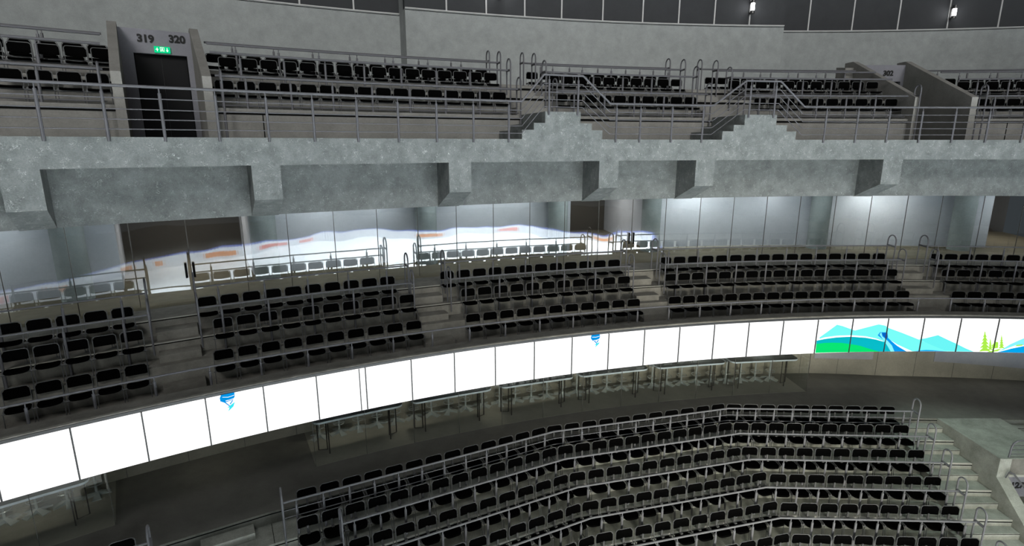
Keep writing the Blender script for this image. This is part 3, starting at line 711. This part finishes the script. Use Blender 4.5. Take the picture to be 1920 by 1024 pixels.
# ------------------------------------------------------------------ chairs
def chair_meshes(kind, s, hc, depth_bracket):
    """s: size, hc: height of the backrest centre above the floor; y points to the rink"""
    d = {}
    h = hc - .65 * s
    # backrest: slightly hollow pad with rounded upper corners
    m = MB(); N_ = 12; w = .20 * s; vs = []
    for i in range(N_ + 1):
        x = -w + 2 * w * i / N_; u = abs(x) / w; e = max(0, (abs(x) - (w - .05 * s)) / (.05 * s))
        top = hc + .115 * s - .05 * s * (1 - math.sqrt(max(0, 1 - e * e))); bot = hc - .105 * s + .012 * s * (1 - math.sqrt(max(0, 1 - e * e))) + .006 * s * u * u
        y = .03 * s * u * u - .01 * s
        vs += [(x, y, bot), (x, y + .028 * s, bot), (x, y + .022 * s, top), (x, y - .004, top)]
    fs = []
    for i in range(N_):
        for k in range(4): fs.append((i * 4 + k, i * 4 + (k + 1) % 4, (i + 1) * 4 + (k + 1) % 4, (i + 1) * 4 + k))
    fs += [(0, 1, 2, 3), (N_ * 4 + 3, N_ * 4 + 2, N_ * 4 + 1, N_ * 4)]
    m.add(vs, fs); d['backrest'] = m.mesh('backrest', [M['seat']], True)
    # seat pad
    m = MB(); vs = []; zs = .405 * s + h
    for i in range(N_ + 1):
        x = -w + 2 * w * i / N_; e = max(0, (abs(x) - (w - .11 * s)) / (.11 * s)); g = max(0, (abs(x) - (w - .06 * s)) / (.06 * s))
        yf = .41 * s - .11 * s * (1 - math.sqrt(max(0, 1 - e * e))); yb = .05 * s + .06 * s * (1 - math.sqrt(max(0, 1 - g * g)))
        zz = zs - .012 * s * (1 - (x / w) ** 2)
        vs += [(x, yb, zz - .03 * s), (x, yf, zz - .02 * s), (x, yf - .015 * s, zz + .015 * s), (x, yb, zz)]
    m.add(vs, fs); d['seat'] = m.mesh('seat', [M['seat']], True)
    # tube loop round the backrest down to the seat
    m = MB(); q = .212 * s; t_ = hc + .127 * s; r = .06 * s
    pts = [(-q, .20 * s, zs - .03), (-q, .06 * s, zs - .02), (-q, .03 * s, zs + .05 * s), (-q, .02 * s, t_ - r)]
    for a in (30, 60): pts.append((-q + r * (1 - math.cos(math.radians(a))), .015 * s, t_ - r + r * math.sin(math.radians(a))))
    pts += [(-q + r, .005, t_), (q - r, .005, t_)]
    for a in (60, 30): pts.append((q - r * (1 - math.cos(math.radians(a))), .015 * s, t_ - r + r * math.sin(math.radians(a))))
    pts += [(q, .02 * s, t_ - r), (q, .03 * s, zs + .05 * s), (q, .06 * s, zs - .02), (q, .20 * s, zs - .03)]
    m.tube(pts, .0085, 6); d['back_frame'] = m.mesh('back_frame', [M['frame']], True)
    # cross bar and hinge plates under the seat
    m = MB(); m.tube([(-.25 * s, .27 * s, zs - .05), (.25 * s, .27 * s, zs - .05)], .016, 6)
    for sx in (-1, 1): m.box(sx * .215 * s - .012, sx * .215 * s + .012, .05 * s, .28 * s, zs - .045, zs - .005)
    d['seat_frame'] = m.mesh('seat_frame', [M['frame']])
    for sx in (-1, 1):
        m = MB(); m.tube([(sx * .222 * s, .30 * s, zs - .06), (sx * .222 * s, .33 * s, .012)], .0095, 6); m.box(sx * .222 * s - .02, sx * .222 * s + .02, .30 * s, .37 * s, 0, .012)
        d['leg.%d' % sx] = m.mesh('leg', [M['frame']])
    if depth_bracket:
        m = MB(); m.box(-.012, .03, -.0, .03, zs + .01, hc - .085 * s); m.box(-.03, .03, .02, .09, zs - .005, zs + .02)
        d['backrest_bracket'] = m.mesh('backrest_bracket', [M['frame']])
    return d
KIND = {'mid1': chair_meshes('m1', 1.0, .61, False), 'mid2': chair_meshes('m2', 1.0, .645, False), 'mid3': chair_meshes('m3', 1.0, .71, False),
        'low1': chair_meshes('l1', 1.0, .58, True), 'low': chair_meshes('l', 1.0, .65, True),
        'up1': chair_meshes('u1', .89, .59, False), 'up2': chair_meshes('u2', .89, .59, False), 'up3': chair_meshes('u3', .89, .60, False)}
SEATS = []      # (kind, location, turn, label, group)
def in_view(p, mx=60):
    f, t = 1029.46, .2291
    x, y, z = p.x, p.y, p.z - ZO
    d = y * math.cos(t) - z * math.sin(t)
    if d < .5: return False
    u = 960 + f * x / d; v = 512 - f * (y * math.sin(t) + z * math.cos(t)) / d
    return -mx < u < 1920 + mx and -mx < v < 1024 + mx
def add_seat(kind, p, rz, label, group):
    if in_view(p + Vector((0, 0, .6)), 25): SEATS.append((kind, p, rz, label, group))
blocks_mid = [('left of the first stairs', None), ('between first and second stairs', 0), ('between second and third stairs', 1), ('between third and fourth stairs', 2), ('right of the fourth stairs', 3)]
rn = {1: 'front', 2: 'middle', 3: 'back'}
def seat_row(kind, R, z, ph0, ph1, pitch, desc, grp, anchor='both'):
    if anchor == 'left': n = int((ph1 - ph0) / math.degrees(pitch / R)) + 1; st = math.degrees(pitch / R)
    elif anchor == 'right': n = int((ph1 - ph0) / math.degrees(pitch / R)) + 1; st = math.degrees(pitch / R); ph0 = ph1 - st * (n - 1)
    else: n = round((ph1 - ph0) / math.degrees(pitch / R)) + 1; st = (ph1 - ph0) / (n - 1)
    L = []
    for i in range(n):
        p = ph0 + st * i; q = P(R, p, z)
        if in_view(q + Vector((0, 0, .6)), 25): L.append((q, -math.radians(p) + math.pi))
    for i, (q, rz) in enumerate(L):
        k = ordinal(len(L) - i) + ' from right' if anchor == 'right' else ordinal(i + 1) + ' from left'
        SEATS.append((kind, q, rz, 'black chair, %s, %s' % (k, desc), grp))
mid = {1: (37.0, FM[1], [(None, -33.86), (-31.2, -24.01), (-21.36, -13.36), (-11.18, .88), (3.65, None)]),
       2: (37.6, FM[2], [(None, -33.87), (-31.06, -24.04), (-21.29, -13.49), (-11.01, .74), (3.63, None)]),
       3: (38.22, FM[3], [(None, -34.06), (-31.46, -24.64), (-21.98, -13.62), (-10.86, .62), (3.53, None)])}
for r, (R, z, bl) in mid.items():
    for bi, (a, b) in enumerate(bl):
        desc = '%s middle-tier row %s' % (rn[r], blocks_mid[bi][0])
        if a is None: seat_row('mid%d' % r, R, z, b - 8, b, .4966, desc, 'middle tier chairs', 'right')
        elif b is None: seat_row('mid%d' % r, R, z, a, a + 7, .4966, desc, 'middle tier chairs', 'left')
        else: seat_row('mid%d' % r, R, z, a, b, .4966, desc, 'middle tier chairs')
up = {1: (37.25, FU[0], [(None, -33.63), (-30.16, -19.94), (-17.13, -10.89), (-7.41, -.93), (3.39, None)]),
      2: (38.1, FU[1], [(None, -33.45), (-29.89, -19.9), (-17.02, -10.98), (-8.06, -1.11), (3.25, None)]),
      3: (39.2, FU[2], [(None, -33.6), (-30.19, -19.81), (-17.43, -10.84), (-8.42, -.93), (3.69, None)])}
ub = ['left of door 319', 'right of door 320', 'between the stepped parapets', 'left of number 302', 'right of number 302']
for r, (R, z, bl) in up.items():
    for bi, (a, b) in enumerate(bl):
        desc = '%s upper-tier row %s' % (rn[r], ub[bi])
        if a is None: seat_row('up%d' % r, R, z, b - 7, b, .445, desc, 'upper tier chairs', 'right')
        elif b is None: seat_row('up%d' % r, R, z, a, a + 7, .445, desc, 'upper tier chairs', 'left')
        else: seat_row('up%d' % r, R, z, a, b, .445, desc, 'upper tier chairs')
# lower bowl, straight runs between the bends
segn = ['far left', 'left', 'central', 'right']
rown = ['top', 'second', 'third', 'fourth', 'fifth', 'sixth', 'seventh', 'eighth']
LX = [-4.90, -4.42]
for k in range(8):
    o_ = TR * k + .085
    for si in (1, 2, 3):
        a = V[si] + MIT[si] * o_; b = V[si + 1] + MIT[si + 1] * o_
        t = (b - a).normalized(); L = (b - a).length; pts = []
        if si == 2:
            x = 10.90 if k == 0 else 10.87 - .017 * k
            dr_ = (V[4] + MIT[4] * o_ - b).normalized(); f0 = b.x + .235
            while x > b.x + .16: f0 = x; x -= .489 * dr_.x
            span = L - .235 + (f0 - b.x) - .475; n = round(span / .487) + 1; pts = [a + t * (.235 + span * i / (n - 1)) for i in range(n)]
        elif si == 3:
            x = 10.90 if k == 0 else 10.87 - .017 * k
            while x > a.x + .16: pts.insert(0, a + t * ((x - a.x) / t.x)); x -= .489 * t.x
        else:
            d = L - .235
            while d > -1 and (a + t * d).x > (LX[k] if k < 2 else -9): pts.insert(0, a + t * d); d -= .49
        rz = math.atan2(t.y, t.x) + math.pi
        pts = [q for q in pts if in_view(Vector((q.x, q.y, FL[k] + ZO + .6)), 25)]
        for i, q in enumerate(pts):
            w = ordinal(len(pts) - i) + ' from the bend' if si == 1 else ordinal(i + 1) + ' from left'
            SEATS.append(('low1' if k == 0 else 'low', Vector((q.x, q.y, FL[k] + ZO)), rz, 'black chair, %s, %s straight of the %s lower-tier row' % (w, segn[si], rown[k]), 'lower tier chairs'))
# the block left of the left aisle
t = Vector((math.cos(math.radians(TH[0])), math.sin(math.radians(TH[0]))))
for k in range(2):
    for i in range(3):
        q = V[1] - t * (2.62 + .49 * i + (0 if k == 0 else -.1)) + NM[0] * (TR * k + .085)
        p = Vector((q.x, q.y, FL[k] + ZO))
        if in_view(p + Vector((0, 0, .7)), 10): SEATS.append(('low1', p, math.radians(TH[0]) + math.pi, 'black chair at the bottom edge left of the lower aisle, %s from that aisle' % ordinal(i + 1), 'lower tier chairs'))
PNAME = {'leg.-1': 'leg', 'leg.1': 'leg'}
eye = Vector((0, 0, ZO))
SEATS.sort(key=lambda s: (s[1] - eye).length)
for kind, p, rz, lab, grp in SEATS[:300]:
    o = thing('stadium_chair', lab, 'chair', grp, p, rz)
    for nm, me in KIND[kind].items(): link(PNAME.get(nm, nm), me, o)
rest = SEATS[300:]
if rest:
    mb = MB()
    for kind, p, rz, lab, grp in rest:
        c, s = math.cos(rz), math.sin(rz)
        for nm, me in KIND[kind].items():
            mi = 0 if nm in ('backrest', 'seat') else 1
            mb.add([(p.x + v.co.x * c - v.co.y * s, p.y + v.co.x * s + v.co.y * c, p.z + v.co.z) for v in me.vertices], [tuple(q.vertices) for q in me.polygons], mi)
    me = bpy.data.meshes.new('distant_chairs'); me.from_pydata(mb.v, [], mb.f)
    me.materials.append(M['seat']); me.materials.append(M['frame']); me.polygons.foreach_set('material_index', mb.mi)
    o = link('distant_chairs', me); o['kind'] = 'stuff'
    tag(o, 'farthest rows of black chairs in the upper tier, in front of the back wall', 'chairs')
print('SEATS', len(SEATS), 'rest', len(rest))

# ------------------------------------------------------------------ railings
def hoop(t, front, rear, ztop, zf, zr, zatt, mat):
    """narrow upright loop: front and rear leg, a round top and a plate where the handrail meets it"""
    m = MB(); f = Vector(front); r = Vector(rear); c = (f + r) / 2; h = (r - f) / 2; rad = h.length; u = h.normalized()
    pts = [Vector((f.x, f.y, zf + ZO))]
    for k in range(9):
        a = math.pi - math.pi * k / 8
        q = c + u * (rad * math.cos(a)); pts.append(Vector((q.x, q.y, ztop - rad + rad * math.sin(a) + ZO)))
    pts.append(Vector((r.x, r.y, zr + ZO)))
    m.tube(pts, .021, 8)
    hp = obj('end_hoop', m, mat, t, True)
    m = MB(); m.tube([Vector((f.x, f.y, zatt + ZO)), Vector((r.x, r.y, zatt + ZO))], .03, 6)
    obj('clamp', m, mat, hp)
def railing(label, group, mat, rails, posts, hoops=(), nm='handrail'):
    """rails: list of (points, radius, part name); posts: list of (x, y, ztop, zbase)"""
    t = bpy.data.objects.new(nm, None); COL.objects.link(t); tag(t, label, 'railing', group)
    b0 = rails[0][0][0]; t.location = (0, 0, 0)
    for pts, r, pn in rails:
        if len(pts) > 1: obj(pn, MB().tube(pts, r, 8), mat, t, True)
    for x, y, zt, zb in posts:
        m = MB(); m.tube([(x, y, zb + ZO), (x, y, zt - .10 + ZO)], .027, 8); m.tube([(x, y, zt - .10 + ZO), (x, y, zt + ZO)], .012, 6)
        obj('post', m, mat, t, True)
    for h in hoops: hoop(t, *h, mat)
    return t
def arc(R, z, a, b, st=.8):
    n = max(1, int(math.ceil((b - a) / st))); return [P(R, a + (b - a) * i / n, z) for i in range(n + 1)]
def xy(R, p): q = P(R, p, 0); return (q.x, q.y, 0)
# front rail of the middle tier
ps = [-36.54 + 1.597 * k for k in range(-3, 30)]
railing('low grey rail along the coping above the screens, full width of the middle tier', 'middle tier rails', M['rail'], [(arc(35.66, -4.575, -42, 12.5), .022, 'top_rail')],
        [(P(35.66, p, 0).x, P(35.66, p, 0).y, -4.575, -4.987) for p in ps])
# rails in front of and behind the back row
mr = [(None, -33.29), (-31.8, -23.78), (-22.15, -13.12), (-11.45, 1.2), (2.82, None)]
for i, (a, b) in enumerate(mr):
    for R, z, zb, w, rf, rr, zf, zr in ((37.56, -3.765, -4.866, 'in front of the back row', 37.40, 37.78, -4.69, -4.506), (38.2, -3.40, -4.506, 'behind the back row', 38.0, 38.42, -4.30, -4.10)):
        A, B = (a if a is not None else -42), (b if b is not None else 12.5)
        dz = 0 if R < 38 else .0
        hs = []
        if a is not None: hs.append((xy(rf, A), xy(rr, A), z + .37, zf, zr, z))
        if b is not None: hs.append((xy(rf, B), xy(rr, B), z + .37, zf, zr, z))
        L = B - A; n = max(2, round(L / 1.62)); pp = []
        off = .75
        k = 0
        if b is not None and a is None: q = B - off; 
        else: q = A + off
        while A + .3 < q < B - .3:
            pp.append(q); q += 1.60 if not (b is not None and a is None) else -1.60
        railing('grey middle-tier handrail %s, %s' % (w, blocks_mid[i][0]), 'middle tier rails', M['rail'], [(arc(R, z, A, B), .021, 'top_rail')],
                [(P(R, p, 0).x, P(R, p, 0).y, z, zb) for p in pp], hs)
# front balustrade of the upper walkway, climbing over the stepped parapets
def knots(dz):
    pts = []
    for (p, z) in ((-43.5, .99), (-20.28, .99), (-19.37, 1.605), (-17.72, 1.605), (-16.5, .99), (-11.8, .99), (-10.34, 1.62), (-8.74, 1.62), (-7.51, .99), (13.5, .99)):
        if pts:
            (p0, z0) = last; n = max(1, int(math.ceil((p - p0) / 1.0)))
            for i in range(1, n + 1): pts.append(P(34.975, p0 + (p - p0) * i / n, z0 + (z - z0) * i / n - dz))
        else: pts.append(P(34.975, p, z - dz))
        last = (p, z)
    return pts
rl = [(knots(0), .026, 'top_rail')] + [(knots(d), .010, 'lower_rail') for d in (.20, .385, .555, .72)]
po = [(p, .99, .06) for p in (-42.0, -40.6, -39.1, -37.7, -36.3, -34.89, -33.47, -32.11, -30.68, -29.27, -27.87, -26.45, -25.03, -23.63, -22.22, -20.81, -16.2, -15.12, -13.67, -12.23, -6.42, -4.93, -3.46, -1.96, -.45, 1.06, 2.63, 4.15, 5.7, 7.3, 8.9, 10.4, 12)]
po += [(p, 1.605, .70) for p in (-19.15, -17.92, -10.1, -8.92)]
railing('five-bar grey balustrade on the concrete fascia, rising over two stepped parapets', 'upper tier rails', M['rail'], rl, [(P(34.975, p, 0).x, P(34.975, p, 0).y, zt, zb) for p, zt, zb in po], nm='balustrade')
ub2 = [(None, -33.45), (-30.45, -19.35), (-17.75, -10.43), (-8.78, -.70), (2.45, None)]
wr = {0: 'before the front row', 1: 'before the middle row', 2: 'before the back row', 3: 'behind the back row'}
for i, (a, b) in enumerate(ub2):
    for k, (R, z, zb) in enumerate(((36.74, 1.43, .75), (37.56, 2.0, 1.33), (38.42, 2.31, 1.66), (39.5, 2.49, 1.82))):
        A, B = (a if a is not None else -43), (b if b is not None else 13)
        hs = []
        ze = (-.2, .69, 1.28, 1.48)[k]
        ll = {0: 1.02, 1: 1, 2: 1, 3: 1}[k]
        for (e, ok) in ((A, a is not None and i in (2, 3)), (B, b is not None and i in (1, 2))):
            if ok: hs.append((xy(R - .16, e), xy(R + .16, e), z + .30, ze, zb - .06, z))
        if k == 0 and i == 3: hs.append((xy(R - .30, -.45), xy(R - .04, -.45), z + .30, -.2, -.2, z)); 
        if k == 0 and i == 1: hs.append((xy(R - .30, -30.3), xy(R - .04, -30.3), z + .10, -.2, -.2, z - .1))
        if k == 0 and i == 0: hs.append((xy(R - .30, -33.55), xy(R - .04, -33.55), z + .10, -.2, -.2, z - .1))
        if k == 0 and i == 4: hs.append((xy(R - .30, 2.6), xy(R - .04, 2.6), z + .30, -.2, -.2, z))
        pp = []; q = A + .9
        while q < B - .4: pp.append(q); q += 1.42
        rails = [(arc(R, z, A, B), .026, 'top_rail')]
        if k == 0: rails.append((arc(R, .83, A, B), .014, 'lower_rail'))
        railing('grey upper-tier handrail, %s, %s' % (wr[k], ub[i]), 'upper tier rails', M['rail'], rails, [(P(R, p, 0).x, P(R, p, 0).y, z, zb) for p in pp], hs)
# rails of the lower bowl
rs = [(-4.80, 11.28), (-3.55, 11.25), (-3.6, 11.2), (-4.5, 11.1), (-4.5, 11.05), (-4.5, 11.0), (-4.5, 10.95)]
for k, (x0, x1) in enumerate(rs):
    o_ = TR * k + .60; z = -7.28 if k == 0 else FL[k] + .72
    path = [Vector((q.x, q.y, z + ZO)) for q in poly_path(x0, x1, o_)]
    rails = [(path, .023, 'top_rail')]
    if k == 0:
        for d, r in ((.20, .010), (.37, .010)): rails.append(([q - Vector((0, 0, d)) for q in path], r, 'lower_rail'))
    posts = []
    for a, b in zip(path[:-1], path[1:]):
        L = (b - a).length; n = max(1, round(L / .53))
        for i in range(n):
            q = a + (b - a) * ((i + .5) / n); 
            if in_view(q, 40): posts.append((q.x, q.y, z, FL[k]))
    th0 = poly_at(x0, o_)[1]; n0 = Vector((math.sin(math.radians(th0)), -math.cos(math.radians(th0)))); e = path[0].xy; e1 = path[-1].xy; n1 = Vector((0, -1))
    hs = []
    if k < 2: hs.append((tuple(e + n0 * .20) + (0,), tuple(e - n0 * .12) + (0,), z + .36, FL[k + 1], FL[k], z))
    hs.append((tuple(e1 + n1 * .20) + (0,), tuple(e1 - n1 * .08) + (0,), z + .40, FL[k + 1], FL[k], z))
    railing('light grey handrail in front of the %s row of the lower tier' % rown[k], 'lower tier rails', M['rail_low'], rails, posts, hs)
t = Vector((math.cos(math.radians(TH[0])), math.sin(math.radians(TH[0]))))
e = V[1] - t * 2.12 + NM[0] * .60
e2 = e - t * 3
railing('light grey handrail end at the bottom left, beside a single chair', 'lower tier rails', M['rail_low'], [([Vector((e.x, e.y, ZO - 7.28)), Vector((e2.x, e2.y, ZO - 7.28))], .023, 'top_rail')], [((e - t * .8).x, (e - t * .8).y, -7.28, FL[0])],
        [(tuple(e + NM[0] * .2) + (0,), tuple(e - NM[0] * .12) + (0,), -6.92, FL[1], FL[0], -7.28)])
# balustrade above tunnel 127
g = bpy.data.objects.new('tunnel_balustrade', None); COL.objects.link(g); tag(g, 'grey barred balustrade above the tunnel with number 127', 'railing', 'lower tier rails')
x0 = 12.72; y = 12.62
m1 = MB().tube([(x0, y, ZO - 7.80), (x0 + .02, y, ZO - 7.50), (x0 + .05, y, ZO - 7.40), (x0 + .12, y, ZO - 7.34), (x0 + .2, y, ZO - 7.32), (14.1, y, ZO - 7.32), (14.1, y, ZO - 7.8)], .022, 8); obj('top_rail', m1, M['rail'], g, True)
for d in (.14, .26, .38):
    obj('lower_rail', MB().tube([(x0 + .03, y, ZO - 7.32 - d), (14.1, y, ZO - 7.32 - d)], .011, 6), M['rail'], g, True)
g2 = bpy.data.objects.new('tunnel_handrail', None); COL.objects.link(g2); tag(g2, 'sloping grey handrail crossing in front of number 127', 'railing', 'lower tier rails')
obj('rail', MB().tube([(12.66, 12.46, ZO - 8.12), (12.72, 12.40, ZO - 8.12), (12.90, 12.0, ZO - 8.52), (13.4, 11.0, ZO - 9.4)], .022, 8), M['rail'], g2, True)
obj('wall_bracket', MB().tube([(12.66, 12.46, ZO - 8.12), (12.64, 12.5, ZO - 8.30)], .016, 6), M['rail'], g2, True)
# turn the painted numbers into plain meshes
bpy.context.view_layer.update()
dg = bpy.context.evaluated_depsgraph_get()
for o in [o for o in COL.objects if o.type == 'FONT']:
    me = bpy.data.meshes.new_from_object(o.evaluated_get(dg)); n = bpy.data.objects.new('section_number', me); COL.objects.link(n)
    n.matrix_world = o.matrix_world.copy()
    for k in ('label', 'category', 'group'): n[k] = o[k]
    bpy.data.objects.remove(o)
